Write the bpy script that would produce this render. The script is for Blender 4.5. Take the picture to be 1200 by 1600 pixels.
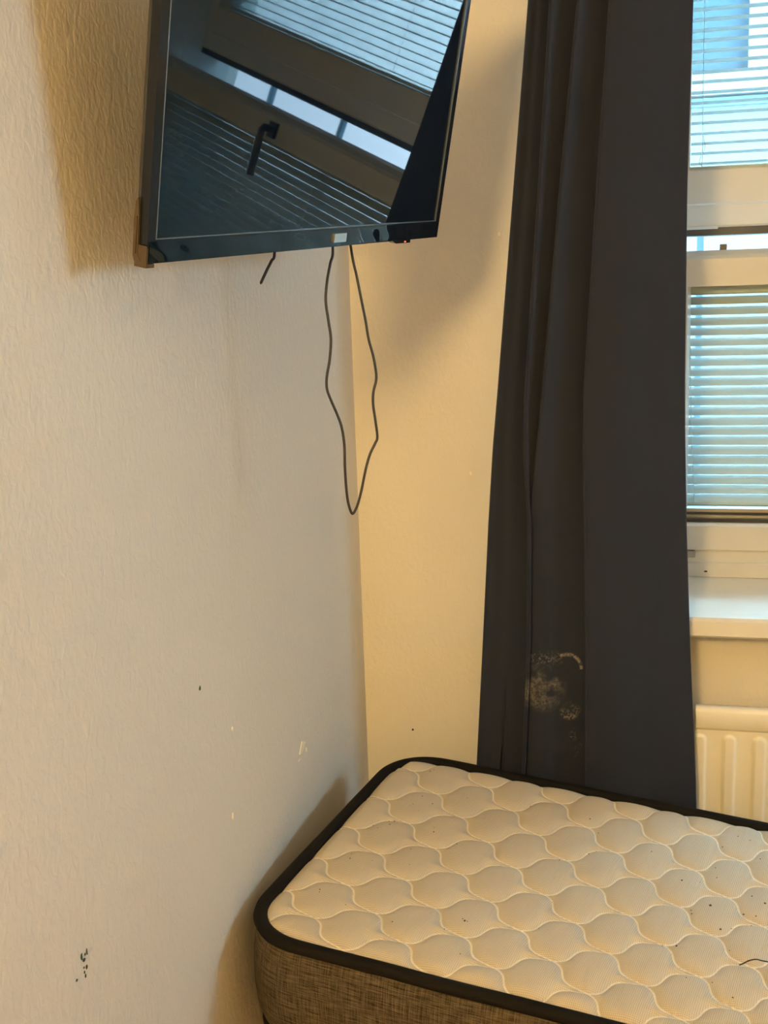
import bpy, bmesh, math, random
from mathutils import Vector, Matrix
random.seed(7)
SC = bpy.context.scene
for o in list(bpy.data.objects): bpy.data.objects.remove(o)
COL = SC.collection
# ------------------------------------------------------------ camera
R = [[0.972708239, 0.229611496, -0.033425173], [0.013303681, -0.199006542, -0.979907857], [-0.231649937, 0.952719768, -0.196629981]]
cd = bpy.data.cameras.new('camera'); cam = bpy.data.objects.new('camera', cd); COL.objects.link(cam)
M = Matrix(((R[0][0], -R[1][0], -R[2][0], 0), (R[0][1], -R[1][1], -R[2][1], 0), (R[0][2], -R[1][2], -R[2][2], 1.6), (0, 0, 0, 1)))
cam.matrix_world = M
cd.sensor_fit = 'HORIZONTAL'; cd.sensor_width = 36; cd.lens = 54; cd.clip_start = .02
SC.camera = cam
# ------------------------------------------------------------ light
SC.view_settings.view_transform = 'Standard'; SC.view_settings.look = 'None'
SC.view_settings.gamma = 1; SC.view_settings.use_curve_mapping = False
SC.view_settings.exposure = 0.0
w = bpy.data.worlds.new('sky'); SC.world = w; w.use_nodes = True
bg = w.node_tree.nodes['Background']
SKY = (.44, .76, 1.0); SKY_S = 26
bg.inputs[0].default_value = (*SKY, 1); bg.inputs[1].default_value = SKY_S
pl = bpy.data.lights.new('window_portal', 'AREA'); pl.shape = 'RECTANGLE'; pl.size = 1.45; pl.size_y = 1.6
po = bpy.data.objects.new('window_portal', pl); COL.objects.link(po); po.location = (.7, 2.98, 1.7); po.rotation_euler = (math.radians(-90), 0, 0)
pl.cycles.is_portal = True
pl2 = bpy.data.lights.new('added_window_portal', 'AREA'); pl2.shape = 'RECTANGLE'; pl2.size = .92; pl2.size_y = .54  # portal for the unseen window added in the right wall
po2 = bpy.data.objects.new('added_window_portal', pl2); COL.objects.link(po2); po2.location = (2.70, 1.65, 1.86); po2.rotation_euler = (0, math.radians(90), 0)
po2.rotation_euler = Vector((-1, 0, 0)).to_track_quat('-Z', 'Y').to_euler(); pl2.cycles.is_portal = True
SUN_S = 130.0
sl = bpy.data.lights.new('sun', 'SUN'); sl.energy = SUN_S; sl.angle = math.radians(.6); sl.color = (.74, .90, 1.0)
so = bpy.data.objects.new('sun', sl); COL.objects.link(so)
so.rotation_euler = Vector((.06, .76, -.64)).to_track_quat('-Z', 'Y').to_euler()
LAMP_POS = (-.47, -1.0, 2.2); LAMP_COL = (1.0, .66, .24); LAMP_S = 192.0; LAMP_R = .17

# ------------------------------------------------------------ materials
MATS = {}
def mat(name, col, rough=.6, metal=0, bump=None, spec=.5, var=None, emit=None):
    if name in MATS: return MATS[name]
    m = bpy.data.materials.new(name); m.use_nodes = True; nt = m.node_tree; b = nt.nodes['Principled BSDF']
    b.inputs['Base Color'].default_value = (*col, 1); b.inputs['Roughness'].default_value = rough
    b.inputs['Metallic'].default_value = metal; b.inputs['Specular IOR Level'].default_value = spec
    tc = nt.nodes.new('ShaderNodeTexCoord')
    if var:
        sc, amt = var
        n = nt.nodes.new('ShaderNodeTexNoise'); n.inputs['Scale'].default_value = sc; n.inputs['Detail'].default_value = 6
        nt.links.new(tc.outputs['Object'], n.inputs['Vector'])
        mr = nt.nodes.new('ShaderNodeMapRange'); mr.inputs[3].default_value = 1 - amt; mr.inputs[4].default_value = 1 + amt
        nt.links.new(n.outputs[0], mr.inputs[0])
        mx = nt.nodes.new('ShaderNodeVectorMath'); mx.operation = 'SCALE'; mx.inputs[0].default_value = col
        nt.links.new(mr.outputs[0], mx.inputs['Scale']); nt.links.new(mx.outputs[0], b.inputs['Base Color'])
    if bump:
        sc, st, dist = bump
        n = nt.nodes.new('ShaderNodeTexNoise'); n.inputs['Scale'].default_value = sc; n.inputs['Detail'].default_value = 3
        nt.links.new(tc.outputs['Object'], n.inputs['Vector'])
        bp = nt.nodes.new('ShaderNodeBump'); bp.inputs['Strength'].default_value = st; bp.inputs['Distance'].default_value = dist
        nt.links.new(n.outputs[0], bp.inputs['Height']); nt.links.new(bp.outputs[0], b.inputs['Normal'])
    if emit:
        b.inputs['Emission Color'].default_value = (*emit[0], 1); b.inputs['Emission Strength'].default_value = emit[1]
    MATS[name] = m; return m
class NB:
    def __init__(s, m): s.nt = m.node_tree; s.b = s.nt.nodes['Principled BSDF']
    def n(s, t, **k):
        x = s.nt.nodes.new(t)
        for a, v in k.items(): setattr(x, a, v)
        return x
    def l(s, a, b): s.nt.links.new(a, b)
    def m(s, op, a, b=None, c=None, clamp=False):
        x = s.n('ShaderNodeMath', operation=op); x.use_clamp = clamp
        for i, v in enumerate((a, b, c)):
            if v is None: continue
            if isinstance(v, (int, float)): x.inputs[i].default_value = v
            else: s.l(v, x.inputs[i])
        return x.outputs[0]
    def mixc(s, f, a, b):
        x = s.n('ShaderNodeMix', data_type='RGBA')
        for i, v in ((0, f), (6, a), (7, b)):
            if isinstance(v, (int, float)): x.inputs[i].default_value = v
            elif isinstance(v, tuple): x.inputs[i].default_value = (*v, 1)
            else: s.l(v, x.inputs[i])
        return x.outputs[2]

def wall_paint():
    m = mat('wall_paint', (.70, .665, .60), .62, spec=.3); g = NB(m)
    tc = g.n('ShaderNodeTexCoord')
    n1 = g.n('ShaderNodeTexNoise'); n1.inputs['Scale'].default_value = 95; n1.inputs['Detail'].default_value = 2.5; n1.inputs['Distortion'].default_value = .6
    n2 = g.n('ShaderNodeTexNoise'); n2.inputs['Scale'].default_value = 2.2; n2.inputs['Detail'].default_value = 4
    n3 = g.n('ShaderNodeTexNoise'); n3.inputs['Scale'].default_value = 9; n3.inputs['Detail'].default_value = 2
    mp = g.n('ShaderNodeMapping'); mp.inputs['Scale'].default_value = (1, 1, .75)
    g.l(tc.outputs['Object'], mp.inputs[0]); g.l(mp.outputs[0], n1.inputs['Vector'])
    g.l(tc.outputs['Object'], n2.inputs['Vector']); g.l(tc.outputs['Object'], n3.inputs['Vector'])
    h = g.m('ADD', g.m('MULTIPLY', n1.outputs[0], .0015), g.m('MULTIPLY', n3.outputs[0], .0022))
    bp = g.n('ShaderNodeBump'); bp.inputs['Distance'].default_value = 1.0; bp.inputs['Strength'].default_value = .8
    g.l(h, bp.inputs['Height']); g.l(bp.outputs[0], g.b.inputs['Normal'])
    f = g.m('MULTIPLY_ADD', n2.outputs[0], 1.6, -.3, clamp=True)
    g.l(g.mixc(f, (.68, .645, .58), (.72, .685, .62)), g.b.inputs['Base Color'])
    return m
M_WALL = wall_paint()
M_CEIL = mat('ceiling_paint', (.78, .76, .72), .8, bump=(60, .3, .002))
M_FLOOR = mat('floor_laminate', (.34, .22, .12), .45, var=(8, .25))
M_WHITE = mat('white_window_paint', (.55, .55, .52), .38, var=(14, .05), bump=(30, .25, .0008))
M_SILL = mat('sill_paint', (.71, .69, .63), .42, var=(25, .06), bump=(18, .3, .0015))
M_GASK = mat('dark_gasket', (.012, .018, .024), .35)
M_ALU = mat('grey_aluminium', (.32, .34, .34), .3, metal=.7)
M_SLAT = mat('blind_slat_metal', (.50, .55, .55), .35)
M_CORD = mat('blind_cord_white', (.62, .74, .78), .6)
M_TVB = mat('tv_black_plastic', (.006, .007, .010), .10, spec=.4)
M_TVBACK = mat('tv_back_plastic', (.02, .02, .022), .5)
M_SCR = mat('tv_screen_glass', (.003, .006, .012), .02, spec=.45)
M_SCR.node_tree.nodes['Principled BSDF'].inputs['Specular Tint'].default_value = (.62, .84, 1, 1)
M_LINE = mat('tv_bezel_edge', (.16, .20, .24), .25, metal=.6)
M_CHROME = mat('silver_metal', (.62, .64, .66), .25, metal=.9)
M_CABLE = mat('black_cable_rubber', (.012, .012, .012), .45)
M_CLEAR = mat('brass_tinted_plastic', (.075, .055, .032), .18, metal=.3)
M_PIPE = mat('mattress_tape', (.004, .0035, .003), .8, spec=.15, bump=(500, .5, .0006))
M_RAD = mat('radiator_enamel', (.83, .80, .70), .35, var=(40, .05))
M_CHIP = mat('bare_plaster', (.88, .80, .62), .9)
M_SPECK = mat('dark_green_speck', (.03, .06, .04), .8)
M_DIRT = mat('dark_debris', (.07, .045, .025), .9)
M_FAC = mat('pale_render', (.17, .173, .18), .9, bump=(20, .3, .004))
M_FACW = mat('house_white_frame', (.22, .22, .215), .5)
M_FACG = mat('house_window_pane', (.055, .085, .11), .12, var=(60, .3))
M_GROUND = mat('outside_paving', (.20, .20, .20), .9, var=(5, .2))
M_POST = mat('railing_paint', (.12, .22, .28), .5)
M_WOOD = mat('bed_base_fabric', (.12, .10, .085), .9)
M_LEG = mat('bed_leg_wood', (.10, .06, .03), .5)
M_ROD = mat('curtain_rod_metal', (.45, .45, .46), .3, metal=.9)
M_LAMP = mat('lit_lamp_globe', (1, .9, .7), .5, emit=(LAMP_COL, LAMP_S))
M_LED = mat('standby_led', (.2, .0, .0), .4, emit=((1, .12, .05), 3.0))

def glass_mat():
    m = bpy.data.materials.new('window_glass'); m.use_nodes = True; nt = m.node_tree; nt.nodes.clear()
    o = nt.nodes.new('ShaderNodeOutputMaterial'); mx = nt.nodes.new('ShaderNodeMixShader'); t = nt.nodes.new('ShaderNodeBsdfTransparent')
    g = nt.nodes.new('ShaderNodeBsdfGlossy'); f = nt.nodes.new('ShaderNodeFresnel'); f.inputs[0].default_value = 1.25
    t.inputs[0].default_value = (.95, .985, .98, 1); g.inputs['Roughness'].default_value = .02
    nt.links.new(f.outputs[0], mx.inputs[0]); nt.links.new(t.outputs[0], mx.inputs[1]); nt.links.new(g.outputs[0], mx.inputs[2]); nt.links.new(mx.outputs[0], o.inputs[0])
    return m
M_GLASS = glass_mat()

def curtain_mat():
    m = mat('charcoal_curtain', (.0125, .0172, .034), .85, spec=.25); g = NB(m)
    m.node_tree.nodes['Principled BSDF'].inputs['Sheen Weight'].default_value = .08
    tc = g.n('ShaderNodeTexCoord'); sp = g.n('ShaderNodeSeparateXYZ'); g.l(tc.outputs['Object'], sp.inputs[0])
    x, z = sp.outputs[0], sp.outputs[2]
    def blob(cx, cz, rx, rz):
        a = g.m('DIVIDE', g.m('SUBTRACT', x, cx), rx); b = g.m('DIVIDE', g.m('SUBTRACT', z, cz), rz)
        d = g.m('SQRT', g.m('ADD', g.m('MULTIPLY', a, a), g.m('MULTIPLY', b, b)))
        return g.m('SUBTRACT', 1.0, d, clamp=True)
    n = g.n('ShaderNodeTexNoise'); n.inputs['Scale'].default_value = 150; n.inputs['Detail'].default_value = 5; n.inputs['Distortion'].default_value = 1.0
    g.l(tc.outputs['Object'], n.inputs['Vector'])
    n2 = g.n('ShaderNodeTexNoise'); n2.inputs['Scale'].default_value = 22; n2.inputs['Detail'].default_value = 6; g.l(tc.outputs['Object'], n2.inputs['Vector'])
    grain = g.m('MULTIPLY_ADD', n.outputs[0], 5.0, -2.1, clamp=True); pat = g.m('MULTIPLY_ADD', n2.outputs[0], 5.0, -2.0, clamp=True)
    main = g.m('MULTIPLY', g.m('MULTIPLY', g.m('MULTIPLY', blob(-.225, .775, .052, .055), 2.2, clamp=True), pat), g.m('MULTIPLY_ADD', grain, .7, .3))
    up = g.m('MULTIPLY', g.m('MULTIPLY', blob(-.215, .838, .050, .020), 1.2, clamp=True), g.m('MULTIPLY', g.m('POWER', grain, 3.0), pat))
    lo = g.m('MULTIPLY', g.m('MULTIPLY', blob(-.170, .725, .022, .022), 2.5, clamp=True), g.m('MULTIPLY', grain, pat))
    lo2 = g.m('MULTIPLY', g.m('MULTIPLY', blob(-.160, .655, .020, .035), 1.2, clamp=True), g.m('MULTIPLY', g.m('POWER', grain, 3.0), pat))
    # curved streak: ring segment
    ax = g.m('SUBTRACT', x, -.178); az = g.m('SUBTRACT', z, .812)
    rr = g.m('SQRT', g.m('ADD', g.m('MULTIPLY', ax, ax), g.m('MULTIPLY', g.m('MULTIPLY', az, az), .8)))
    ring = g.m('SUBTRACT', 1.0, g.m('DIVIDE', g.m('ABSOLUTE', g.m('SUBTRACT', rr, .030)), .0042), clamp=True)
    seg = g.m('MULTIPLY', g.m('GREATER_THAN', ax, -.012), g.m('GREATER_THAN', az, .0))
    ringm = g.m('MULTIPLY', g.m('MULTIPLY', ring, seg), g.m('MULTIPLY_ADD', grain, .75, .08))
    s = g.m('ADD', g.m('MULTIPLY', main, .75), g.m('ADD', up, g.m('ADD', lo, g.m('ADD', lo2, g.m('MULTIPLY', ringm, 2.0)))), clamp=True)
    g.l(g.mixc(g.m('MULTIPLY', s, .55), (.0125, .0172, .034), (.34, .31, .25)), g.b.inputs['Base Color'])
    wv = g.n('ShaderNodeTexNoise'); wv.inputs['Scale'].default_value = 900; g.l(tc.outputs['Object'], wv.inputs['Vector'])
    nb = g.n('ShaderNodeTexNoise'); nb.inputs['Scale'].default_value = 6; nb.inputs['Detail'].default_value = 3; g.l(tc.outputs['Object'], nb.inputs['Vector'])
    bp = g.n('ShaderNodeBump'); bp.inputs['Distance'].default_value = 1
    g.l(g.m('ADD', g.m('MULTIPLY', wv.outputs[0], .0003), g.m('MULTIPLY', nb.outputs[0], .008)), bp.inputs['Height']); g.l(bp.outputs[0], g.b.inputs['Normal'])
    return m
M_CURT = curtain_mat()

def quilt_mat():
    m = mat('quilted_knit_ticking', (.6, .55, .5), .85, spec=.2); g = NB(m)
    at = g.n('ShaderNodeAttribute', attribute_name='quilt'); sp = g.n('ShaderNodeSeparateXYZ'); g.l(at.outputs['Vector'], sp.inputs[0])
    i, j = sp.outputs[0], sp.outputs[1]
    t2 = 2 * math.pi
    jj = g.m('SUBTRACT', j, g.m('MULTIPLY', g.m('SINE', g.m('MULTIPLY', i, t2)), .085))
    ii = g.m('SUBTRACT', g.m('SUBTRACT', i, .05), g.m('MULTIPLY', g.m('SINE', g.m('MULTIPLY', g.m('ADD', j, .05), t2)), .105))
    def dist(v): return g.m('MULTIPLY', g.m('ABSOLUTE', g.m('SUBTRACT', v, g.m('ROUND', v))), .088)
    d = g.m('MINIMUM', dist(jj), dist(ii))
    line = g.m('SUBTRACT', 1.0, g.m('SMOOTH_MIN', g.m('DIVIDE', d, .0024), 1.0, .3), clamp=True)
    tc = g.n('ShaderNodeTexCoord')
    mp = g.n('ShaderNodeMapping'); mp.inputs['Rotation'].default_value = (0, 0, math.radians(12)); g.l(tc.outputs['Object'], mp.inputs[0])
    sp2 = g.n('ShaderNodeSeparateXYZ'); g.l(mp.outputs[0], sp2.inputs[0])
    k = t2 / .0054
    dots = g.m('MULTIPLY', g.m('SINE', g.m('MULTIPLY', g.m('ADD', sp2.outputs[0], sp2.outputs[1]), k)), g.m('SINE', g.m('MULTIPLY', g.m('SUBTRACT', sp2.outputs[0], sp2.outputs[1]), k)))
    ds = g.m('MULTIPLY_ADD', dots, .5, .5)
    n = g.n('ShaderNodeTexNoise'); n.inputs['Scale'].default_value = 14; n.inputs['Detail'].default_value = 5; g.l(tc.outputs['Object'], n.inputs['Vector'])
    base = g.mixc(ds, (.37, .32, .25), (.62, .56, .46))
    base = g.mixc(g.m('MULTIPLY_ADD', n.outputs[0], .6, -.15, clamp=True), base, (.45, .385, .30))
    c = g.mixc(g.m('MULTIPLY', line, .85), base, (.86, .79, .64))
    g.l(c, g.b.inputs['Base Color'])
    bp = g.n('ShaderNodeBump'); bp.inputs['Distance'].default_value = 1; bp.inputs['Strength'].default_value = .7
    g.l(g.m('ADD', g.m('MULTIPLY', ds, .0008), g.m('MULTIPLY', line, .0003)), bp.inputs['Height']); g.l(bp.outputs[0], g.b.inputs['Normal'])
    return m
M_QUILT = quilt_mat()

def weave_mat():
    m = mat('brown_melange_weave', (.1, .08, .05), .9, spec=.15); g = NB(m)
    at = g.n('ShaderNodeAttribute', attribute_name='weave')
    def nz(sx, sy, det=3):
        mp = g.n('ShaderNodeMapping'); mp.inputs['Scale'].default_value = (sx, sy, 1); g.l(at.outputs['Vector'], mp.inputs[0])
        n = g.n('ShaderNodeTexNoise'); n.inputs['Scale'].default_value = 1; n.inputs['Detail'].default_value = det; g.l(mp.outputs[0], n.inputs['Vector']); return n.outputs[0]
    h = nz(28, 520); v = nz(520, 28); f = nz(900, 900, 1)
    s = g.m('ADD', g.m('ADD', g.m('MULTIPLY', h, .5), g.m('MULTIPLY', v, .4)), g.m('MULTIPLY', f, .25))
    t = g.m('MULTIPLY_ADD', s, 4.2, -1.9, clamp=True)
    g.l(g.mixc(t, (.012, .009, .0065), (.105, .084, .058)), g.b.inputs['Base Color'])
    bp = g.n('ShaderNodeBump'); bp.inputs['Distance'].default_value = .0012; bp.inputs['Strength'].default_value = .6
    g.l(s, bp.inputs['Height']); g.l(bp.outputs[0], g.b.inputs['Normal'])
    return m
M_WEAVE = weave_mat()

# ------------------------------------------------------------ helpers
def props(o, label=None, cat=None, group=None, kind=None):
    if label: o['label'] = label
    if cat: o['category'] = cat
    if group: o['group'] = group
    if kind: o['kind'] = kind
    return o
def empty(name, loc, label=None, cat=None, kind=None, group=None, mw=None):
    o = bpy.data.objects.new(name, None); COL.objects.link(o)
    if mw is not None: o.matrix_world = mw
    else: o.location = loc
    o.empty_display_size = .05
    return props(o, label, cat, group, kind)
def obj(name, bm, m, parent=None, org=None, smooth=False, bevel=0):
    me = bpy.data.meshes.new(name)
    if bevel: 
        es = [e for e in bm.edges if len(e.link_faces) == 2 and e.calc_face_angle(0) > .5]
        bmesh.ops.bevel(bm, geom=es, offset=bevel, segments=2, affect='EDGES', profile=.5)
    bmesh.ops.recalc_face_normals(bm, faces=bm.faces)
    if org is None and parent is not None: org = ORG.get(parent.name)
    if org is not None: bmesh.ops.translate(bm, verts=bm.verts, vec=-Vector(org))
    bm.to_mesh(me); bm.free()
    if smooth:
        for p in me.polygons: p.use_smooth = True
    me.materials.append(m)
    o = bpy.data.objects.new(name, me); COL.objects.link(o)
    if parent is not None:
        o.parent = parent
    elif org is not None: o.location = org
    if parent is not None and parent.name in ORG: ORG[o.name] = ORG[parent.name]
    return o
ORG = {}          # parent name -> world origin used to shift world-space mesh data
def root(name, loc, *a, **k):
    o = empty(name, loc, *a, **k); ORG[o.name] = Vector(loc); return o
def box(bm, x0, x1, y0, y1, z0, z1):
    vs = [bm.verts.new((x, y, z)) for x in (x0, x1) for y in (y0, y1) for z in (z0, z1)]
    for f in ((0, 1, 3, 2), (4, 6, 7, 5), (0, 4, 5, 1), (2, 3, 7, 6), (0, 2, 6, 4), (1, 5, 7, 3)): bm.faces.new([vs[i] for i in f])
    return bm
def B(*a): return box(bmesh.new(), *a)
def prism(pts, axis, a0, a1, bm=None):
    """pts: 2-D outline; axis 'x': pts are (y,z) extruded in x; 'y': pts (x,z); 'z': pts (x,y)"""
    bm = bm or bmesh.new()
    f = {'x': lambda p, a: (a, p[0], p[1]), 'y': lambda p, a: (p[0], a, p[1]), 'z': lambda p, a: (p[0], p[1], a)}[axis]
    r0 = [bm.verts.new(f(p, a0)) for p in pts]; r1 = [bm.verts.new(f(p, a1)) for p in pts]
    n = len(pts)
    for i in range(n): bm.faces.new((r0[i], r0[(i + 1) % n], r1[(i + 1) % n], r1[i]))
    bm.faces.new(r0[::-1]); bm.faces.new(r1); return bm
def catmull(P, k=6, closed=False):
    P = [Vector(p) for p in P]; n = len(P); out = []
    for i in range(n if closed else n - 1):
        g = (lambda q: P[q % n]) if closed else (lambda q: P[max(0, min(n - 1, q))])
        p0, p1, p2, p3 = g(i - 1), g(i), g(i + 1), g(i + 2)
        for s in range(k):
            t = s / k
            out.append(.5 * ((2 * p1) + (p2 - p0) * t + (2 * p0 - 5 * p1 + 4 * p2 - p3) * t * t + (3 * p1 - p0 - 3 * p2 + p3) * t ** 3))
    if not closed: out.append(P[-1])
    return out
def tube(path, r, seg=8, closed=False, bm=None, sq=None):
    bm = bm or bmesh.new(); rings = []; n = len(path); path = [Vector(p) for p in path]
    up = Vector((0, 0, 1)); prev = None
    for i, p in enumerate(path):
        a = path[(i - 1) % n] if (closed or i > 0) else p; b = path[(i + 1) % n] if (closed or i < n - 1) else p
        t = (b - a).normalized()
        if prev is None:
            ref = up if abs(t.z) < .9 else Vector((1, 0, 0)); u = t.cross(ref).normalized()
        else: u = (prev - t * prev.dot(t)).normalized()
        prev = u; v = t.cross(u)
        rr = r(i / max(1, n - 1)) if callable(r) else r
        sy = sq or 1
        rings.append([bm.verts.new(p + (u * math.cos(2 * math.pi * k / seg) + v * math.sin(2 * math.pi * k / seg) * sy) * rr) for k in range(seg)])
    for i in range(n if closed else n - 1):
        A, C = rings[i], rings[(i + 1) % n]
        for k in range(seg): bm.faces.new((A[k], A[(k + 1) % seg], C[(k + 1) % seg], C[k]))
    if not closed: bm.faces.new(rings[0][::-1]); bm.faces.new(rings[-1])
    return bm
def struct(name, bm, m, bevel=0): return props(obj(name, bm, m, bevel=bevel), kind='structure')

# ------------------------------------------------------------ room
XL, XR, YF, YB, H = -.636, 2.5, -2.3, 2.38, 2.6
wl = struct('wall_left', B(XL - .15, XL, YF, YB + .15, 0, H), M_WALL)
WX0, WX1, WZ0, WZ1 = .0, 1.40, .90, 2.50
bm = bmesh.new()
for a in ((XL, WX0, 0, H), (WX1, XR, 0, H), (WX0, WX1, 0, WZ0), (WX0, WX1, WZ1, H)): box(bm, a[0], a[1], YB, YB + .54, a[2], a[3])
bmesh.ops.remove_doubles(bm, verts=bm.verts, dist=1e-5)
wb = struct('wall_back', bm, M_WALL)
bm = bmesh.new()      # small high unseen window, added to throw daylight on the wall opposite
VY0, VY1, VZ0, VZ1 = 1.20, 2.10, 1.60, 2.12
for a in ((YF, VY0, 0, H), (VY1, YB + .54, 0, H), (VY0, VY1, 0, VZ0), (VY0, VY1, VZ1, H)): box(bm, XR, XR + .15, a[0], a[1], a[2], a[3])
bmesh.ops.remove_doubles(bm, verts=bm.verts, dist=1e-5)
struct('wall_right', bm, M_WALL)
w2 = root('added_window', (XR + .075, 1.65, VZ0), kind='structure')
for q in ((VY0, VY0 + .04, VZ0, VZ1), (VY1 - .04, VY1, VZ0, VZ1), (VY0 + .04, VY1 - .04, VZ0, VZ0 + .04), (VY0 + .04, VY1 - .04, VZ1 - .04, VZ1), (1.62, 1.68, VZ0 + .04, VZ1 - .04)):
    obj('frame_bar', B(XR + .04, XR + .09, *q), M_WHITE, w2)
obj('window_board', B(XR - .03, XR + .04, VY0 - .03, VY1 + .03, VZ0 - .02, VZ0), M_SILL, w2)
struct('wall_front', B(XL - .15, XR + .15, YF - .15, YF, 0, H), M_WALL)
struct('floor', B(XL - .15, XR + .15, YF - .15, YB + .3, -.1, 0), M_FLOOR)
struct('ceiling', B(XL - .15, XR + .15, YF - .15, YB + .3, H, H + .1), M_CEIL)
for nm, b in (('baseboard_left', (XL, XL + .012, YF, YB - .012, 0, .08)), ('baseboard_back', (XL, XR, YB - .012, YB, 0, .08))):
    struct(nm, B(*b), M_WHITE)
def chip(name, pts, parent, m, side, d=.0012):
    """small flake standing proud of a wall. side 'L': pts (y,z) on left wall; 'B': pts (x,z) on back wall"""
    if side == 'L': bm = prism(pts, 'x', XL - .0005, XL + d)
    else: bm = prism(pts, 'y', YB - d, YB + .0005)
    return obj(name, bm, m, parent)
def flake(cy, cz, ry, rz, n=7, j=.35):
    return [(cy + ry * math.cos(2 * math.pi * k / n) * (1 + random.uniform(-j, j)), cz + rz * math.sin(2 * math.pi * k / n) * (1 + random.uniform(-j, j))) for k in range(n)]
chip('paint_chip', [(1.892, .752), (1.905, .749), (1.923, .757), (1.931, .762), (1.915, .768), (1.909, .771), (1.902, .762)], wl, M_CHIP, 'L')
chip('paint_chip', flake(1.935, .744, .003, .006), wl, M_CHIP, 'L')
chip('paint_chip', flake(1.892, .742, .006, .0015), wl, M_CHIP, 'L')
chip('paint_chip', flake(1.555, .795, .003, .006), wl, M_CHIP, 'L')
chip('paint_chip', flake(1.575, .93, .0025, .003), wl, M_CHIP, 'L')
for (y, z, a, b) in ((1.076, .853, .002, .0045), (1.081, .846, .003, .002), (1.088, .852, .0015, .004), (1.084, .851, .0012, .002), (1.079, .8375, .0012, .0015), (1.0845, .834, .002, .003), (1.061, .833, .0025, .002), (1.079, .831, .0012, .0018), (1.081, .826, .0015, .0025), (1.462, 1.037, .003, .003)):
    chip('dark_speck', flake(y, z, a, b, 6), wl, M_SPECK, 'L', .0008)
chip('paint_chip', flake(-.320, 1.686, .0022, .004), wb, M_CHIP, 'B')
chip('paint_chip', flake(-.387, 1.195, .002, .004), wb, M_CHIP, 'B')
chip('dark_speck', flake(-.529, .611, .0022, .0026), wb, M_DIRT, 'B')

# ------------------------------------------------------------ window
win = root('window_1', (.7, 2.6, .93), kind='structure')
def wp(name, bm, m, bevel=.002): return obj(name, bm, m, win, bevel=bevel)
# deep sill board, front edge rounded and worn
prof = [(2.66, .925), (2.66, .944), (2.31, .9215), (2.297, .920), (2.290, .914), (2.290, .884), (2.295, .879), (2.33, .878), (2.37, .880), (2.3795, .9)]
wp('window_sill', prism(prof, 'x', -.10, 1.52), M_SILL, 0)
# fixed outer frame
fr = wp('outer_frame', prism([(2.55, .938), (2.668, .945), (2.668, .997), (2.556, .997), (2.556, .9705), (2.5525, .969), (2.55, .966)], 'x', WX0, WX1), M_WHITE, .0015)
wp('outer_frame', B(WX0, WX0 + .035, 2.556, 2.668, .997, WZ1 - .04), M_WHITE)
wp('outer_frame', B(WX1 - .035, WX1, 2.556, 2.668, .997, WZ1 - .04), M_WHITE)
wp('outer_frame', B(WX0, WX1, 2.556, 2.668, WZ1 - .04, WZ1), M_WHITE)
SX0, SX1 = .036, 1.364
gx0, gx1 = .058, 1.335
# lower sash
wp('lower_sash_bottom_rail', prism([(2.548, .999), (2.65, .999), (2.65, 1.06), (2.556, 1.057), (2.548, 1.052)], 'x', SX0, SX1), M_WHITE, .0015)
wp('lower_sash_top_rail', prism([(2.548, 1.566), (2.65, 1.564), (2.65, 1.640), (2.585, 1.640), (2.56, 1.630), (2.548, 1.622)], 'x', SX0, SX1), M_WHITE, .0015)
wp('lower_sash_stile', prism([(SX0, 2.548), (gx0 - .004, 2.548), (gx0 + .004, 2.60), (gx0, 2.65), (SX0, 2.65)], 'z', 1.06, 1.566), M_WHITE, .001)
wp('lower_sash_stile', B(gx1, SX1, 2.548, 2.65, 1.06, 1.566), M_WHITE)
wp('glazing_seal', prism([(2.566, 1.0575), (2.585, 1.0575), (2.585, 1.066), (2.566, 1.066)], 'x', gx0, gx1), M_GASK, 0)
wp('glazing_bead', prism([(2.578, 1.066), (2.60, 1.066), (2.60, 1.071), (2.578, 1.071)], 'x', gx0, gx1), M_ALU, 0)
wp('glazing_seal', prism([(2.582, 1.071), (2.60, 1.071), (2.60, 1.0765), (2.582, 1.0765)], 'x', gx0, gx1), M_GASK, 0)
wp('glazing_bead', prism([(2.586, 1.0765), (2.61, 1.0765), (2.61, 1.089), (2.586, 1.084)], 'x', gx0, gx1), M_ALU, 0)
# tall upper sash stands further out than the lower one, so a slot stays open between them
UY = .17
def uz(z): return (z - 1.6) * 1.0654 + 1.6
wp('upper_sash_bottom_rail', prism([(2.556 + UY, uz(1.686)), (2.64 + UY, uz(1.686)), (2.64 + UY, uz(1.802)), (2.556 + UY, uz(1.802)), (2.556 + UY, uz(1.735)), (2.560 + UY, uz(1.732)), (2.560 + UY, uz(1.690))], 'x', SX0, SX1), M_WHITE, .0015)
wp('upper_sash_top_rail', B(SX0, SX1, 2.556 + UY, 2.64 + UY, 2.37, 2.46), M_WHITE)
wp('upper_sash_stile', B(SX0, gx0, 2.556 + UY, 2.64 + UY, uz(1.802), 2.37), M_WHITE)
wp('upper_sash_stile', B(gx1, SX1, 2.556 + UY, 2.64 + UY, uz(1.802), 2.37), M_WHITE)
wp('weather_seal', prism([(2.562 + UY, uz(1.670)), (2.64 + UY, uz(1.670)), (2.64 + UY, uz(1.686)), (2.562 + UY, uz(1.686))], 'x', SX0, SX1), M_GASK, .001)
wp('drip_bead', B(SX0, gx0 + .062, 2.5565 + UY, 2.563 + UY, uz(1.683), uz(1.6885)), M_WHITE, .001)
wp('outer_frame', B(SX0 - .036, SX0, 2.668, 2.85, .997, 2.46), M_WHITE)
wp('outer_frame', B(SX1, WX1, 2.668, 2.85, .997, 2.46), M_WHITE)
wp('outer_frame', B(WX0, WX1, 2.556, 2.85, 2.461, WZ1), M_WHITE)
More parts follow.
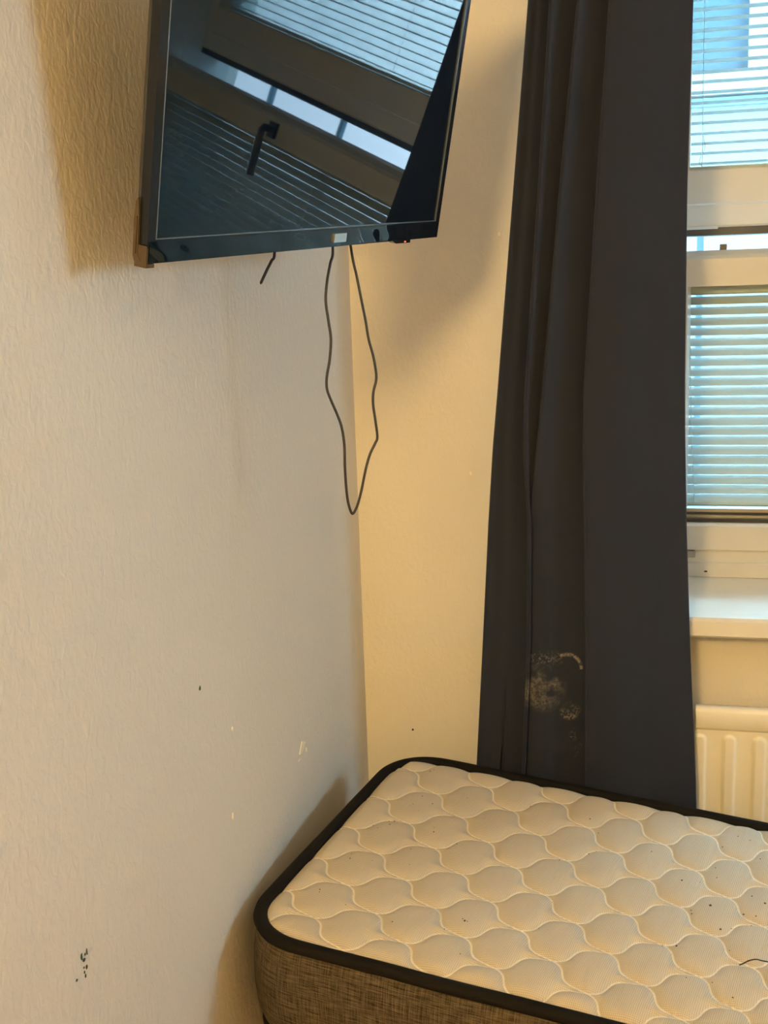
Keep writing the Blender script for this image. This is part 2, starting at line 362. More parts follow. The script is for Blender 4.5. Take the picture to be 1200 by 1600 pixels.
for z0, z1, y in ((1.071, 1.57, 2.592), (1.071, 1.57, 2.640), (uz(1.80), 2.375, 2.590 + UY), (uz(1.80), 2.375, 2.632 + UY)):
    wp('glass_pane', B(gx0 - .004, gx1 + .004, y, y + .003, z0, z1), M_GLASS, 0)
lt = wp('latch_keeper', B(.119, .133, 2.590, 2.606, 1.640, 1.652), M_GASK, .001)
hb = wp('hinge_block', prism([(.058, 2.540), (.076, 2.540), (.080, 2.546), (.078, 2.556), (.058, 2.556)], 'z', .983, .998), M_ALU, .001)
wp('drain_cap', prism([(.103 + .004 * math.cos(a * math.pi / 4), .9505 + .002 * math.sin(a * math.pi / 4)) for a in range(8)], 'y', 2.5485, 2.552), M_GASK, 0)
# lever handle of the lower sash (outside the frame, seen mirrored in the screen)
hd = wp('window_handle', B(.752, .778, 2.536, 2.548, 1.578, 1.618), M_GASK, .002)
tb = tube([(.765, 2.545, 1.600), (.765, 2.51, 1.600), (.763, 2.503, 1.593), (.760, 2.502, 1.56), (.754, 2.502, 1.475)], .0095, 10)
obj('lever', tb, M_GASK, hd, smooth=True)

# ------------------------------------------------------------ venetian blinds
def slat_bm(zc, yc, w, ang, x0, x1):
    bm = bmesh.new(); n = 5; top = []; 
    for k in range(n + 1):
        s = -w / 2 + w * k / n; c = .0016 * (1 - (2 * s / w) ** 2)
        top.append((yc + s * math.cos(ang) - c * math.sin(ang), zc + s * math.sin(ang) + c * math.cos(ang)))
    bot = [(y, z - .0006) for y, z in top[::-1]]
    return prism(top + bot, 'x', x0, x1, bm)
def blind(name, label, z0, z1, yc, ang, pitch, cords):
    r = root(name, (.7, yc, z0), label, 'blind')
    n = int(round((z1 - z0 - .012) / pitch)); z = z0 + .016
    src = None
    for k in range(n):
        if src is None:
            src = obj('slat', slat_bm(z, yc, .025, ang, gx0 + .002, gx1 - .002), M_SLAT, r, smooth=False)
        else:
            c = src.copy(); COL.objects.link(c); c.parent = r; c.name = 'slat'
            c.location = (random.uniform(-.0006, .0006), 0, k * pitch + random.uniform(-.0004, .0004)); c.rotation_euler = (random.uniform(-.012, .012), random.uniform(-.0009, .0009), 0)
    obj('bottom_rail', B(gx0 + .001, gx1 - .001, yc - .010, yc + .010, z0, z0 + .009), M_SLAT, r, bevel=.002)
    obj('head_rail', B(gx0 + .001, gx1 - .001, yc - .012, yc + .012, z1 - .014, z1), M_SLAT, r, bevel=.002)
    for pts, rad in cords: obj('cord', tube(catmull(pts, 4), rad, 6), M_CORD, r, smooth=True)
    return r
def up(pts): return [(x * 1.0654, 2.597 + UY, uz(z)) for x, y, z in pts]
blind('venetian_blind', 'pale blue slatted blind behind the tall upper pane, slats flat and open', uz(1.804), 2.369, 2.611 + UY, math.radians(-7), .0217,
      [(up([(.078, 0, 2.315), (.0785, 0, 1.95), (.080, 0, 1.86), (.079, 0, 1.8095)]), .0008),
       (up([(.0795, 0, 1.875), (.084, 0, 1.858), (.084, 0, 1.848), (.0785, 0, 1.838), (.074, 0, 1.824), (.076, 0, 1.816), (.080, 0, 1.812)]), .0007),
       (up([(.60, 0, 2.315), (.60, 0, 1.812)]), .0008), (up([(1.1, 0, 2.315), (1.1, 0, 1.812)]), .0008)])
blind('venetian_blind', 'pale blue slatted blind in the lower sash, slats tilted nearly shut', 1.0845, 1.5645, 2.618, math.radians(39.5), .0217,
      [([(.060, 2.601, 1.555), (.064, 2.601, 1.38), (.070, 2.601, 1.22), (.078, 2.601, 1.094)], .0010),
       ([(.62, 2.601, 1.560), (.62, 2.601, 1.094)], .0008), ([(1.2, 2.601, 1.560), (1.2, 2.601, 1.094)], .0008)])

# ------------------------------------------------------------ outside
props(obj('ground', B(-12, 14, 2.92, 20, -.25, -.1), M_GROUND), kind='structure')
# unseen block added above the room to shade part of the house opposite
props(obj('added_shade_block', B(-6, 1.9, YF - .15, YB + .54, H + .1, 8.0), M_FAC), kind='structure')
hs = root('neighbouring_house', (0, 7.2, -.1), 'pale rendered house with white framed windows across the way', 'building')
FY = 7.0
wins = [(-2.6, -1.6), (-.72, .56), (1.30, 2.58), (3.4, 4.6)]
bm = bmesh.new(); xs = [-9]
for a, b in wins: xs += [a, b]
xs.append(11)
for k in range(0, len(xs), 2): box(bm, xs[k], xs[k + 1], FY, FY + 3, 2.62, 4.1)
box(bm, -9, 11, FY, FY + 3, -.1, 2.49); box(bm, -9, 11, FY, FY + 3, 2.49, 2.62); box(bm, -9, 11, FY, FY + 3, 4.1, 4.3)
obj('wall', bm, M_FAC, hs)
obj('string_course', B(-9, 11, FY - .03, FY + .01, 2.49, 2.535), M_POST, hs)
for a, b in wins:
    f = bmesh.new()
    for q in ((a, a + .07, 2.62, 4.1), (b - .11, b, 2.62, 4.1), (a + .07, b - .11, 2.62, 2.67), (a + .07, b - .11, 4.03, 4.1)): box(f, q[0], q[1], FY - .02, FY + .12, q[2], q[3])
    fo = obj('window_frame', f, M_FACW, hs)
    obj('pane', B(a + .07, b - .11, FY + .05, FY + .07, 2.67, 4.03), M_FACG, fo)
    obj('house_sill', B(a - .06, b + .06, FY - .08, FY + .02, 2.545, 2.615), M_FACW, hs)
rl = root('metal_railing', (.7, 3.2, -.1), 'painted metal railing of upright bars just outside the glass', 'railing')
k = 0
x = .089 - .36 * 5
while x < 3.2:
    obj('upright_bar', B(x, x + .017, 3.2, 3.217, -.1, 1.715), M_POST, rl); x += .18 * 2
obj('top_rail', B(-1.8, 3.3, 3.195, 3.222, 1.715, 1.745), M_POST, rl)

# ------------------------------------------------------------ radiator
rd = root('panel_radiator', (.75, 2.33, .12), 'cream enamel ribbed panel heater under the window sill', 'radiator')
RX0, RX1, RY, RZ0, RZ1 = .078, 1.38, 2.300, .16, .731
def rad_front():
    bm = bmesh.new(); dx = .0024; nx = int((RX1 - RX0) / dx); zs = [RZ0]
    z = RZ0
    while z < RZ1 - .12: z += .02; zs.append(z)
    zt = RZ1 - .050
    zs = [q for q in zs if q < zt - .035] + [zt - .035 + .0025 * i for i in range(15)]
    def h(x, z):
        p = .0585; u = ((x - .0885 - .029) / p) % 1.0; c = abs(u - .5) * p   # distance to flute centre
        hw = .0095; top = zt - .008 - max(0, 1) * 0
        zz = top - z
        # rounded top end
        rr = hw + .004
        if zz < rr: d = math.hypot(c, rr - zz) if zz < rr else c
        else: d = c
        t = (rr - d) / .005; t = max(0, min(1, t)); return .0045 * t * t * (3 - 2 * t)
    rows = []
    for z in zs: rows.append([bm.verts.new((RX0 + dx * i, RY - h(RX0 + dx * i, z), z)) for i in range(nx + 1)])
    for a in range(len(rows) - 1):
        for i in range(nx): bm.faces.new((rows[a][i], rows[a][i + 1], rows[a + 1][i + 1], rows[a + 1][i]))
    # upper rim rolls forward then back over the top
    prev = rows[-1]
    for dy, z in ((0, zt + .002), (-.004, zt + .004), (-.007, zt + .008), (-.007, RZ1 - .010), (-.005, RZ1 - .003), (.0, RZ1), (.012, RZ1), (.014, RZ1 - .003), (.014, RZ1 - .02)):
        row = [bm.verts.new((RX0 + dx * i, RY + dy, z)) for i in range(nx + 1)]
        for i in range(nx): bm.faces.new((prev[i], prev[i + 1], row[i + 1], row[i]))
        prev = row
    return bm
fp = obj('front_panel', rad_front(), M_RAD, rd, smooth=True)
md = fp.modifiers.new('s', 'SOLIDIFY'); md.thickness = .0015; md.offset = 0
obj('rear_panel', B(RX0 + .002, RX1, 2.352, 2.358, RZ0, RZ1 - .03), M_RAD, rd)
obj('side_panel', B(RX0 - .004, RX0 - .001, RY - .004, 2.33, RZ0, RZ1 - .012), M_RAD, rd)
obj('side_panel', B(RX1 + .001, RX1 + .004, RY - .004, 2.36, RZ0, RZ1 - .004), M_RAD, rd)
gr = bmesh.new()
box(gr, RX0, RX1, RY + .016, RY + .019, RZ1 - .032, RZ1 - .024)
box(gr, RX0, RX1, 2.347, 2.350, RZ1 - .032, RZ1 - .024)
for i in range(66): box(gr, RX0 + .01 + i * .0195, RX0 + .014 + i * .0195, RY + .019, 2.347, RZ1 - .031, RZ1 - .026)
obj('top_grille', gr, M_RAD, rd)
obj('wall_bracket', B(.35, .38, 2.358, 2.3798, .25, .62), M_RAD, rd)
obj('wall_bracket', B(1.1, 1.13, 2.358, 2.3798, .25, .62), M_RAD, rd)
obj('supply_pipe', tube([(RX1 - .03, 2.33, .16), (RX1 - .03, 2.33, -.001)], .008, 10), M_RAD, rd, smooth=True)

# ------------------------------------------------------------ curtains
# fold edges (x) measured at heights z : left edge, fold 1, fold 2, fold 3, right edge
KEYS = [(2.50, -.215, -.180, -.130, -.080, .052), (2.09, -.244, -.202, -.152, -.096, .048), (1.745, -.276, -.226, -.187, -.119, .043), (1.378, -.310, -.254, -.220, -.141, .045),
        (1.267, -.321, -.257, -.232, -.142, .048), (1.115, -.332, -.2495, -.2475, -.140, .053), (.872, -.347, -.2535, -.2525, -.137, .064), (.595, -.365, -.2665, -.2655, -.137, .080), (.20, -.385, -.282, -.281, -.137, .095)]
def lerp_keys(z):
    for a, b in zip(KEYS, KEYS[1:]):
        if z >= b[0]:
            t = (a[0] - z) / (a[0] - b[0]); return [a[i] + (b[i] - a[i]) * t for i in range(1, 6)]
    return list(KEYS[-1][1:])
def curtain(keysf, y0, zt, zb, mirror=None):
    bm = bmesh.new(); rows = []; nz = 110
    for k in range(nz + 1):
        z = zt + (zb - zt) * k / nz
        xl, f1, f2, f3, xr = keysf(z)
        wob = .002 * math.sin(z * 7 + 1) 
        pts = [(xl + .010, y0 + .020), (xl + .001, y0 + .016), (xl, y0 + .008), (xl + .006, y0 - .001)]
        cr = max(0, min(1, (.80 - z) / .25))       # crumple near the foot of the first panel
        for a, b, s in ((xl, f1, 1), (f1, f2, 2), (f2, f3, 3)):
            wd = b - a; o = min(.016, wd * .45); k1 = min(1, wd / .03)
            m1 = y0 + wob + .004 * k1
            if s == 1:
                pts += [(a + wd * .35, m1 + .002), (a + wd * .5, m1 + .003 - .006 * cr), (a + wd * .58 - .01 * cr, m1 + .004 + .014 * cr), (a + wd * .66, m1 + .006 - .004 * cr)]
            else: pts += [(a + wd * .35, m1 - .010 * k1), (a + wd * .5, m1 - .004 * k1), (a + wd * .66, m1 + .003), (a + wd * .8, m1 + .009)]
            pts += [(b - .002, y0 + .017 * k1 + .003), (b + o * .7, y0 + .021 * k1 + .003), (b + o, y0 + .016 * k1 + .001), (b + o * .6, y0 + .004 * k1), (b + .003, y0 - .004 * k1), (b - .0005, y0 - .018 * k1), (b + .0015, y0 - .017 * k1), (b + .006, y0 - .018 * k1)]
        wd = xr - f3
        pts += [(f3 + wd * .2, y0 - .019 + wob), (f3 + wd * .4, y0 - .018 + wob * 2), (f3 + wd * .6, y0 - .010 - wob), (f3 + wd * .8, y0 - .004 + wob), (xr - .008, y0 + .002), (xr - .001, y0 + .004), (xr, y0 + .007), (xr - .003, y0 + .010)]
        cur = catmull([(p[0], p[1], z) for p in pts], 3)
        rows.append([bm.verts.new(((2 * mirror - p.x) if mirror else p.x, p.y, z)) for p in cur])
    for a in range(nz):
        for i in range(len(rows[0]) - 1): bm.faces.new((rows[a][i], rows[a][i + 1], rows[a + 1][i + 1], rows[a + 1][i]))
    return bm
rod_z = 2.52
ct = root('curtain', (0, 0, 0), 'dark charcoal curtain hanging in folds, whitish smear near its foot, behind the mattress', 'curtain')
cp = obj('cloth_panel', curtain(lerp_keys, 2.245, 2.505, .22), M_CURT, ct, smooth=True)
md = cp.modifiers.new('t', 'SOLIDIFY'); md.thickness = .0012; md.offset = 0
c2 = root('curtain', (0, 0, 0), 'second charcoal curtain at the far side of the window, beyond the frame', 'curtain')
cp2 = obj('cloth_panel', curtain(lambda z: [q + 1.62 for q in lerp_keys(z)], 2.245, 2.505, .22), M_CURT, c2, smooth=True)
md = cp2.modifiers.new('t', 'SOLIDIFY'); md.thickness = .0012; md.offset = 0
rod = root('curtain_rod', (.7, 2.25, rod_z), 'slim metal rod above the window carrying the charcoal curtains', 'curtain rod')
obj('rod', tube([(-.30, 2.245, rod_z), (1.75, 2.245, rod_z)], .009, 12), M_ROD, rod, smooth=True)
for x in (-.32, 1.75): obj('finial', tube([(x, 2.245, rod_z), (x + .02, 2.245, rod_z)], .014, 12), M_ROD, rod, smooth=True)
for x in (-.27, 1.72): obj('bracket', B(x, x + .012, 2.245, 2.3805, rod_z - .006, rod_z + .006), M_ROD, rod)
for cc, xx in ((ct, (-.20, -.14, -.08, .0, .04)), (c2, (1.42, 1.48, 1.54, 1.62, 1.66))):
    for x in xx: obj('curtain_ring', tube([(x, 2.245 + .014 * math.cos(a * math.pi / 8), rod_z + .014 * math.sin(a * math.pi / 8)) for a in range(16)], .0016, 6, closed=True), M_ROD, cc, smooth=True)

# ------------------------------------------------------------ mattress
K = .9745; ZT = .645
# quilting lattice: affine map from floor plan to (i, j) plus a mild stretch of the cloth inside the used area
def lat(x, y):
    X, Y = min(max(x, -.66), .32) + .15, min(max(y, 1.25), 2.25) - 1.7
    i = 17.35409 + 4.415706 * x - 9.762116 * y - .1318 + .119576 * X - .08197 * Y + 1.718408 * X * X + .121084 * X * Y + 2.551706 * Y * Y
    j = -10.157842 + 9.093267 * x + 6.418979 * y - .004968 + .27735 * X + .263153 * Y + 1.42836 * X * X - 1.29482 * X * Y - 2.045107 * Y * Y
    return i, j
FL = Vector((-.626, 1.538)) * K; BL = Vector((-.522, 2.236)) * K
def dirv(a): a = math.radians(a); return Vector((math.cos(a), math.sin(a)))
LEN = 1.62
FR = FL + dirv(-12.9) * LEN; BR = BL + dirv(-16.9) * (LEN - .03)
def quad(s, t):   # s along length 0..1, t depth 0..1
    p = FL.lerp(FR, s).lerp(BL.lerp(BR, s), t)
    # slightly bowed long edges
    return p
WD = (BL - FL).length
def disc(a, b): return a * math.sqrt(1 - b * b / 2), b * math.sqrt(1 - a * a / 2)
def rmap(s, t, r=.095):
    x, y = s * LEN, t * WD
    cx = min(max(x, r), LEN - r); cy = min(max(y, r), WD - r)
    ax, ay = (x - cx) / r, (y - cy) / r
    if ax and ay:
        q = disc(abs(ax), abs(ay)); ax, ay = math.copysign(q[0], ax), math.copysign(q[1], ay)
    return (cx + ax * r) / LEN, (cy + ay * r) / WD
def pos(s, t): s, t = rmap(s, t); return quad(s, t)
def crown(p):
    return 0.0
def qd(i, j):
    jj = j - .085 * math.sin(2 * math.pi * i); ii = i - .05 - .105 * math.sin(2 * math.pi * (j + .05))
    return min(abs(jj - round(jj)), abs(ii - round(ii))) * .088
mt = root('mattress', (0.1, 1.75, .445), 'quilted cream mattress with black edge tape and brown woven side, against the left wall', 'mattress')
NS, NT = 560, 250
verts = []; at = []
per = lambda s, t: min(s * LEN, (1 - s) * LEN, t * WD, (1 - t) * WD)
import array
org = ORG['mattress']
for b in range(NT + 1):
    t = b / NT
    for a in range(NS + 1):
        s = a / NS; p = pos(s, t); i, j = lat(p.x, p.y)
        d = qd(i, j); e = per(s, t)
        h = .0085 * (1 - math.exp(-d / .010)) * min(1, e / .03 + .25)
        z = ZT - .008 + h - .010 * math.exp(-e / .010)
        verts.append((p.x - org.x, p.y - org.y, z - org.z)); at.append((i, j, 0))
faces = [(b * (NS + 1) + a, b * (NS + 1) + a + 1, (b + 1) * (NS + 1) + a + 1, (b + 1) * (NS + 1) + a) for b in range(NT) for a in range(NS)]
me = bpy.data.meshes.new('quilted_top'); me.from_pydata(verts, [], faces)
A = me.attributes.new('quilt', 'FLOAT_VECTOR', 'POINT'); A.data.foreach_set('vector', [c for q in at for c in q])
me.polygons.foreach_set('use_smooth', [True] * len(me.polygons)); me.materials.append(M_QUILT)
top = bpy.data.objects.new('quilted_top', me); COL.objects.link(top); top.parent = mt
# perimeter
bd = [pos(a / 120, 0) for a in range(120)] + [pos(1, a / 60) for a in range(60)] + [pos(1 - a / 120, 1) for a in range(120)] + [pos(0, 1 - a / 60) for a in range(60)]
# resample evenly
cum = [0]; n = len(bd)
for i in range(n): cum.append(cum[-1] + (bd[(i + 1) % n] - bd[i]).length)
PN = 520; per_pts = []
q = 0
for k in range(PN):
    L = cum[-1] * k / PN
    while cum[q + 1] < L: q += 1
    f = (L - cum[q]) / max(1e-9, cum[q + 1] - cum[q]); per_pts.append(bd[q].lerp(bd[(q + 1) % n], f))
for _ in range(4): per_pts = [(per_pts[k - 1] + per_pts[k] * 2 + per_pts[(k + 1) % PN]) / 4 for k in range(PN)]
nrm = []
for k in range(PN):
    d = per_pts[(k + 1) % PN] - per_pts[k - 1]; nrm.append(Vector((d.y, -d.x)).normalized())
rnd = [random.uniform(-1, 1) for _ in range(40)]
def wav(k, s): 
    x = k / PN * 40 ; a = int(x) % 40; f = x - int(x); f = f * f * (3 - 2 * f); return s * (rnd[a] * (1 - f) + rnd[(a + 1) % 40] * f)
def ring_pts(off, z, wv=0): return [Vector((per_pts[k].x + nrm[k].x * (off + wav(k, wv)), per_pts[k].y + nrm[k].y * (off + wav(k, wv)), z)) for k in range(PN)]
obj('edge_tape', tube(ring_pts(.006, ZT - .010, .0012), .0115, 10, closed=True, sq=.85), M_PIPE, mt, smooth=True)
profile = [(.004, ZT - .016), (.010, ZT - .022), (.015, ZT - .035), (.0195, ZT - .060), (.021, ZT - .090), (.0205, ZT - .120), (.018, ZT - .145), (.012, ZT - .165), (.004, ZT - .178), (-.01, ZT - .184)]
bm = bmesh.new(); rows = []; wl_ = bm.verts.layers.float_vector.new('weave')
for off, z in profile:
    r = []
    for k, p in enumerate(ring_pts(off, z, .0015)):
        v = bm.verts.new(p); v[wl_] = (abs((k / PN * cum[-1]) - cum[-1] / 2), z, 0); r.append(v)
    rows.append(r)
for a in range(len(rows) - 1):
    for k in range(PN): bm.faces.new((rows[a][k], rows[a][(k + 1) % PN], rows[a + 1][(k + 1) % PN], rows[a + 1][k]))
obj('side_panel', bm, M_WEAVE, mt, smooth=True)
obj('edge_tape', tube(ring_pts(.002, ZT - .183, .001), .010, 8, closed=True), M_PIPE, mt, smooth=True)
bm = bmesh.new(); vs = [bm.verts.new((p.x, p.y, ZT - .190)) for p in ring_pts(0, 0)]; bm.faces.new(vs)
obj('underside', bm, M_WEAVE, mt)
# crumbs lying on the ticking
cr = bmesh.new()
def unp(x, y, zv):
    f = 1800.
    d = [(R[0][k] * (x - 600) / f + R[1][k] * (y - 800) / f + R[2][k]) for k in range(3)]
    q = (zv - 1.6) / d[2]; return d[0] * q, d[1] * q
spk = [(672, 1205, 2), (678, 1203, 1.5), (660, 1245, 2), (676, 1256, 2), (645, 1258, 1.6), (628, 1249, 1.2), (608, 1282, 1.8), (616, 1282, 2.4), (609, 1289, 2), (583, 1286, 1.6), (590, 1294, 1.3), (575, 1292, 1.3), (678, 1301, 2.4), (678, 1294, 1.5), (547, 1342, 2), (549, 1334, 1.4), (582, 1345, 1.4), (642, 1327, 1.5), (630, 1323, 1.2), (714, 1317, 1.8), (829, 1256, 2), (922, 1280, 2.2), (935, 1299, 1.8), (920, 1331, 2), (932, 1328, 1.6), (874, 1343, 2), (1018, 1332, 2), (500, 1391, 2), (499, 1395, 1.5), (540, 1412, 1.5), (1110, 1416, 3.6), (1126, 1451, 3.2), (1065, 1377, 2.6), (1162, 1425, 2.6), (1181, 1431, 2), (1120, 1372, 1.8), (1094, 1377, 1.2), (1195, 1413, 2.8), (1175, 1401, 2), (1057, 1477, 2.6), (1063, 1507, 2), (1081, 1425, 2), (1080, 1420, 1.8), (1129, 1321, 2), (1153, 1308, 1.6), (1172, 1314, 1.6), (1188, 1342, 1.8), (1072, 1528, 1.6), (1113, 1532, 1.6), (1145, 1559, 2), (1035, 1475, 1.6), (726, 1440, 2.8), (723, 1437, 1.6), (730, 1441, 1.6), (719, 1491, 1.5), (694, 1449, 1.6), (613, 1440, 1.8), (862, 1404, 1.6), (842, 1447, 1.4), (640, 1352, 1.2), (700, 1243, 1.3), (724, 1242, 1.3), (730, 1248, 1.6), (654, 1267, 1.2), (641, 1260, 1.2), (1140, 1482, 1.4), (1118, 1356, 1.8), (1143, 1446, 1.4), (1174, 1446, 1.6)]
crumbs = []
for x, y, r in spk:
    px, py = unp(x, y, ZT - .001); i, j = lat(px, py)
    z = ZT - .008 + .0085 * (1 - math.exp(-qd(i, j) / .010)); s = r * .00062
    c0 = bmesh.ops.create_icosphere(cr, subdivisions=1, radius=s * .9)
    for v in c0['verts']: v.co = Vector((v.co.x * random.uniform(.8, 1.6) + px, v.co.y * random.uniform(.8, 1.5) + py, v.co.z * .7 + z + s * .3))
props(obj('crumbs', cr, M_DIRT, mt), kind='stuff')
wpth = []
for x, y, dz in ((1155, 1508, .001), (1162, 1505, .004), (1170, 1501, .006), (1181, 1499, .008), (1190, 1501, .007), (1200, 1503, .005), (1212, 1507, .002)):
    a, b = unp(x, y, ZT + dz); wpth.append((a, b, ZT + dz))
props(obj('bent_strand', tube(catmull(wpth, 4), .0009, 6), M_CABLE, org=wpth[0], smooth=True), 'thin black bent strand lying on the mattress at the right edge of the photo', 'string')
# bed base below (hidden under the mattress)
bb = root('bed_base', (.1, 1.75, 0), 'dark fabric bed base under the quilted mattress', 'bed')
obj('divan_box', (lambda b: b)(prism([(p.x, p.y) for p in [q + n_ * -.03 for q, n_ in zip(per_pts[::8], nrm[::8])]], 'z', .14, ZT - .1925)), M_WOOD, bb)
for s, t in ((.08, .15), (.92, .15), (.08, .85), (.92, .85)):
    p = quad(s, t); obj('leg', tube([(p.x, p.y, 0), (p.x, p.y, .141)], lambda f: .02 + .008 * f, 12), M_LEG, bb, smooth=True)

# ------------------------------------------------------------ television
u = Vector((0.25888329, 0.96431659, 0.05543431)); nn = Vector((0.94643646, -0.24178067, -0.21400965)); vv = Vector((0.19297011, -0.10786857, 0.97525736))
p0 = Vector((-0.55019009, 1.1976251, 1.62647509)); TW, TH = .738, .432
TM = Matrix(((u.x, -nn.x, vv.x, p0.x), (u.y, -nn.y, vv.y, p0.y), (u.z, -nn.z, vv.z, p0.z), (0, 0, 0, 1)))
tv = empty('television', None, 'black flat screen television on the left wall, tilted forward, window mirrored in it', 'television', mw=TM)
def tp(name, bm, m, parent=tv, **k): return obj(name, bm, m, parent, **k)
bz = .0215; sb = .014
# bezel: one-piece gloss frame, with a rounded outer edge
bm = bmesh.new()
for b in ((0, TW, 0, .026), (0, TW, TH - sb, TH), (0, sb, .026, TH - sb), (TW - sb, TW, .026, TH - sb)): box(bm, b[0], b[1], 0, .012, b[2], b[3])
bmesh.ops.remove_doubles(bm, verts=bm.verts, dist=1e-5)
# front face of bottom bezel carries a loose wavy protective film
tp('bezel', bm, M_TVB, bevel=0)
bm = bmesh.new(); film = []
NX, NZ = 160, 8
for b in range(NZ + 1):
    film.append([])
    for a in range(NX + 1):
        x = .004 + (TW - .008) * a / NX; z = .002 + .022 * b / NZ
        amp = .00022 * (.4 + .6 * math.sin(math.pi * b / NZ))
        y = -.0008 + amp * (math.sin(x * 95 + 2 * math.sin(x * 11) + z * 120) + .4 * math.sin(x * 41 - z * 160))
        film[-1].append(bm.verts.new((x, y, z)))
for b in range(NZ):
    for a in range(NX): bm.faces.new((film[b][a], film[b][a + 1], film[b + 1][a + 1], film[b + 1][a]))
ff = tp('bezel_film', bm, M_SCR, smooth=True)
tp('screen', B(sb - .001, TW - sb + .001, .0015, .010, .025, TH - sb + .001), M_SCR)
bm = bmesh.new()
for b in ((sb, TW - sb, .0262, .0274), (sb, TW - sb, TH - sb - .0012, TH - sb), (sb, sb + .0012, .0262, TH - sb), (TW - sb - .0012, TW - sb, .0262, TH - sb)): box(bm, b[0], b[1], -.0006, .002, b[2], b[3])
tp('screen_edge_line', bm, M_LINE)
# back cover: deeper middle
bm = bmesh.new()
P0 = [(.001, .001), (TW - .001, .001), (TW - .001, TH - .001), (.001, TH - .001)]
P1 = [(.001, .001), (TW - .001, .001), (TW - .001, TH - .001), (.001, TH - .001)]
P2 = [(.012, .012), (TW - .012, .012), (TW - .012, TH - .012), (.012, TH - .012)]
P3 = [(.09, .05), (TW - .09, .05), (TW - .09, TH - .09), (.09, TH - .09)]
rows = [[bm.verts.new((a, y, b)) for a, b in P] for P, y in ((P0, .0115), (P1, .016), (P2, .026), (P3, .047))]
for r0, r1 in zip(rows, rows[1:]):
    for k in range(4): bm.faces.new((r0[k], r0[(k + 1) % 4], r1[(k + 1) % 4], r1[k]))
bm.faces.new(rows[0][::-1]); bm.faces.new(rows[-1])
tp('back_cover', bm, M_TVBACK, bevel=.0015)
# badge under the screen, small lip with standby light
tp('badge', B(.398, .431, -.004, .0, .0065, .0185), M_CHROME, bevel=.0012)
tp('badge', B(.431, .452, -.002, .0, .010, .020), M_TVB, bevel=.001)
sn = tp('sensor_lip', prism([(.575, .002), (.592, -.004), (.640, -.0045), (.640, .002)], 'y', -.001, .010), M_TVB, bevel=.0008)
tp('standby_light', B(.620, .6225, -.0022, -.0008, -.003, -.0012), M_LED, sn)
# torn brass-coloured corner guard at the lower left back corner
g1 = tp('corner_guard', prism([(.0, -.0035), (.012, -.0035), (.0165, .008), (.0175, .046), (.0160, .066), (.0125, .070), (.0105, .050), (.010, .010), (.006, .003), (.0, .002)], 'x', -.0035, -.0005), M_CLEAR, bevel=.0006)
tp('guard_rib', B(-.0048, -.0030, .012, .0145, .010, .050), M_CLEAR, g1, bevel=.0005)
tp('corner_cap', prism([(-.003, -.004), (.012, -.0042), (.012, .0), (.0, .0), (.0, .016), (-.003, .020)], 'y', -.002, .014), M_CLEAR, bevel=.0006)
bm = bmesh.new()
# wall mount: plate on the wall, arm and tilting head
TI = TM.inverted()
def tvw(name, bm, m, parent=tv, **k):       # world-space mesh moved into the television's own frame
    bmesh.ops.transform(bm, matrix=TI, verts=bm.verts); return obj(name, bm, m, parent, **k)
wp_ = tvw('wall_bracket', B(XL + .0002, XL + .006, 1.66, 1.76, 1.74, 1.96), M_TVBACK, bevel=.001)
hc = p0 + u * (TW / 2) + vv * (TH / 2) - nn * .049
for z in (1.80, 1.90):
    tvw('arm', tube([(XL + .017, 1.70, z), (XL + .045, 1.68, z), (hc.x - .012, hc.y, z)], .010, 8), M_TVBACK, wp_, smooth=True)
tp('tilt_plate', B(TW / 2 - .10, TW / 2 + .10, .0472, .052, TH / 2 - .10, TH / 2 + .10), M_TVBACK)

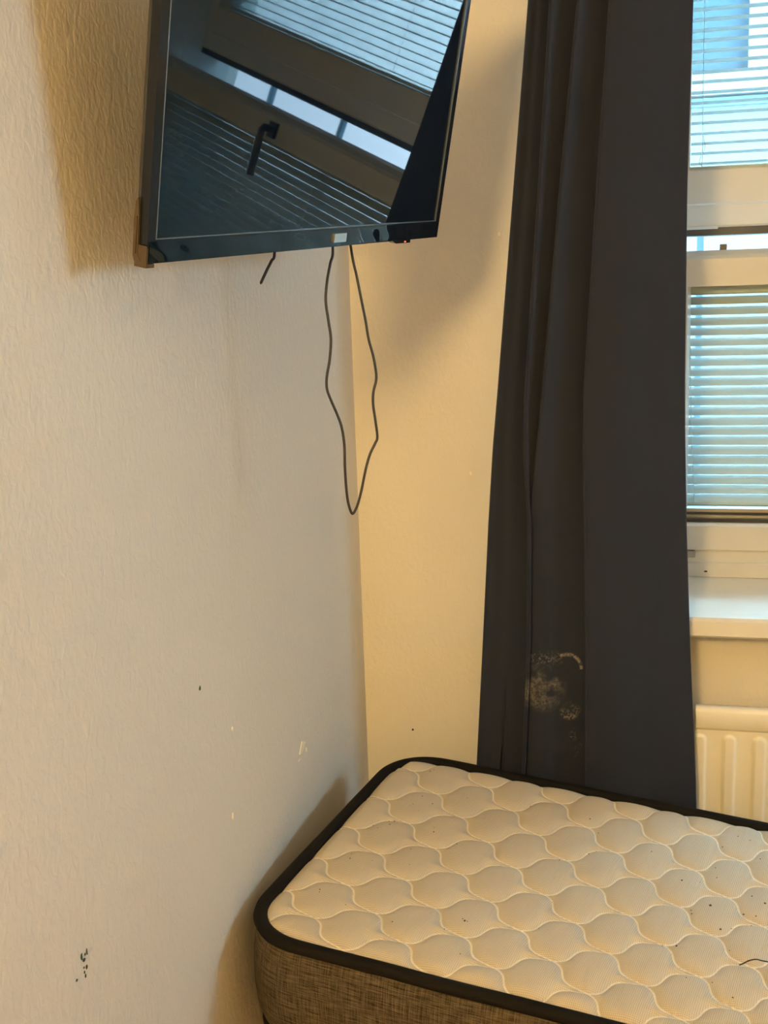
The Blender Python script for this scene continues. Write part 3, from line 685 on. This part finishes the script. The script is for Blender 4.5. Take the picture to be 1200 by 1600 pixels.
# ------------------------------------------------------------ cables (hang from the back of the television)
def onplane(x, y, off):     # a point on the plane parallel to the screen, off metres behind it
    f = 1800.; d = Vector([(R[0][k] * (x - 600) / f + R[1][k] * (y - 800) / f + R[2][k]) for k in range(3)])
    c = Vector((0, 0, 1.6)); q = ((p0 - nn * off - c).dot(nn)) / d.dot(nn); return c + d * q
def onvert(x, y, P):        # a point on the upright plane through P, facing the room
    f = 1800.; d = Vector([(R[0][k] * (x - 600) / f + R[1][k] * (y - 800) / f + R[2][k]) for k in range(3)])
    hN = Vector((.45, -.89, 0)).normalized(); c = Vector((0, 0, 1.6)); q = (P - c).dot(hN) / d.dot(hN); return c + d * q
loop = [(521, 372), (520, 388), (516, 412), (511, 440), (509, 470), (513, 500), (517, 530), (515, 562), (510.5, 590), (511, 608), (517, 625), (527, 648), (534, 668), (538, 695), (539, 730), (541, 762), (544, 785), (549, 801), (553, 801), (559, 788), (565, 765), (571, 735), (578, 710), (586, 693), (589.5, 683), (587, 660), (583, 632), (583.5, 612), (588, 590), (584, 560), (576, 530), (571, 500), (564, 465), (557, 430), (550, 398), (547, 375)]
A0 = onplane(535, 385, .030)
pts = [onvert(x, y, A0) for x, y in loop]
a1 = p0 + u * .455 + vv * .055 - nn * .0495; a2 = p0 + u * .505 + vv * .055 - nn * .0495
pts = [a1] + pts[1:-1] + [a2]
props(obj('power_cable', tube(catmull(pts, 5), .0021, 8), M_CABLE, org=pts[0], smooth=True), 'long black cable hanging in a wavy loop below the television', 'cable')
B0 = onplane(425, 396, .034)
s1 = [p0 + u * .315 + vv * .045 - nn * .0500] + [onvert(x, y, B0) for x, y in ((429, 394), (424, 408), (417, 422), (410, 437), (407, 444))]
props(obj('antenna_cable', tube(catmull(s1, 5), lambda f: .0021 if f < .93 else .0012, 8), M_CABLE, org=s1[0], smooth=True), 'short black cable stub sticking down from the television, left of the loop', 'cable')

# ------------------------------------------------------------ lamp behind the camera
lp = root('pendant_lamp', LAMP_POS, 'warm round pendant lamp hanging from the ceiling behind the viewer', 'lamp')
bm = bmesh.new(); bmesh.ops.create_uvsphere(bm, u_segments=24, v_segments=14, radius=LAMP_R); bmesh.ops.translate(bm, verts=bm.verts, vec=LAMP_POS)
obj('globe', bm, M_LAMP, lp, smooth=True)
obj('socket', tube([(LAMP_POS[0], LAMP_POS[1], LAMP_POS[2] + LAMP_R - .004), (LAMP_POS[0], LAMP_POS[1], LAMP_POS[2] + LAMP_R + .05)], .02, 12), M_WHITE, lp)
obj('flex', tube([(LAMP_POS[0], LAMP_POS[1], LAMP_POS[2] + LAMP_R + .045), (LAMP_POS[0], LAMP_POS[1], H)], .003, 8), M_WHITE, lp)
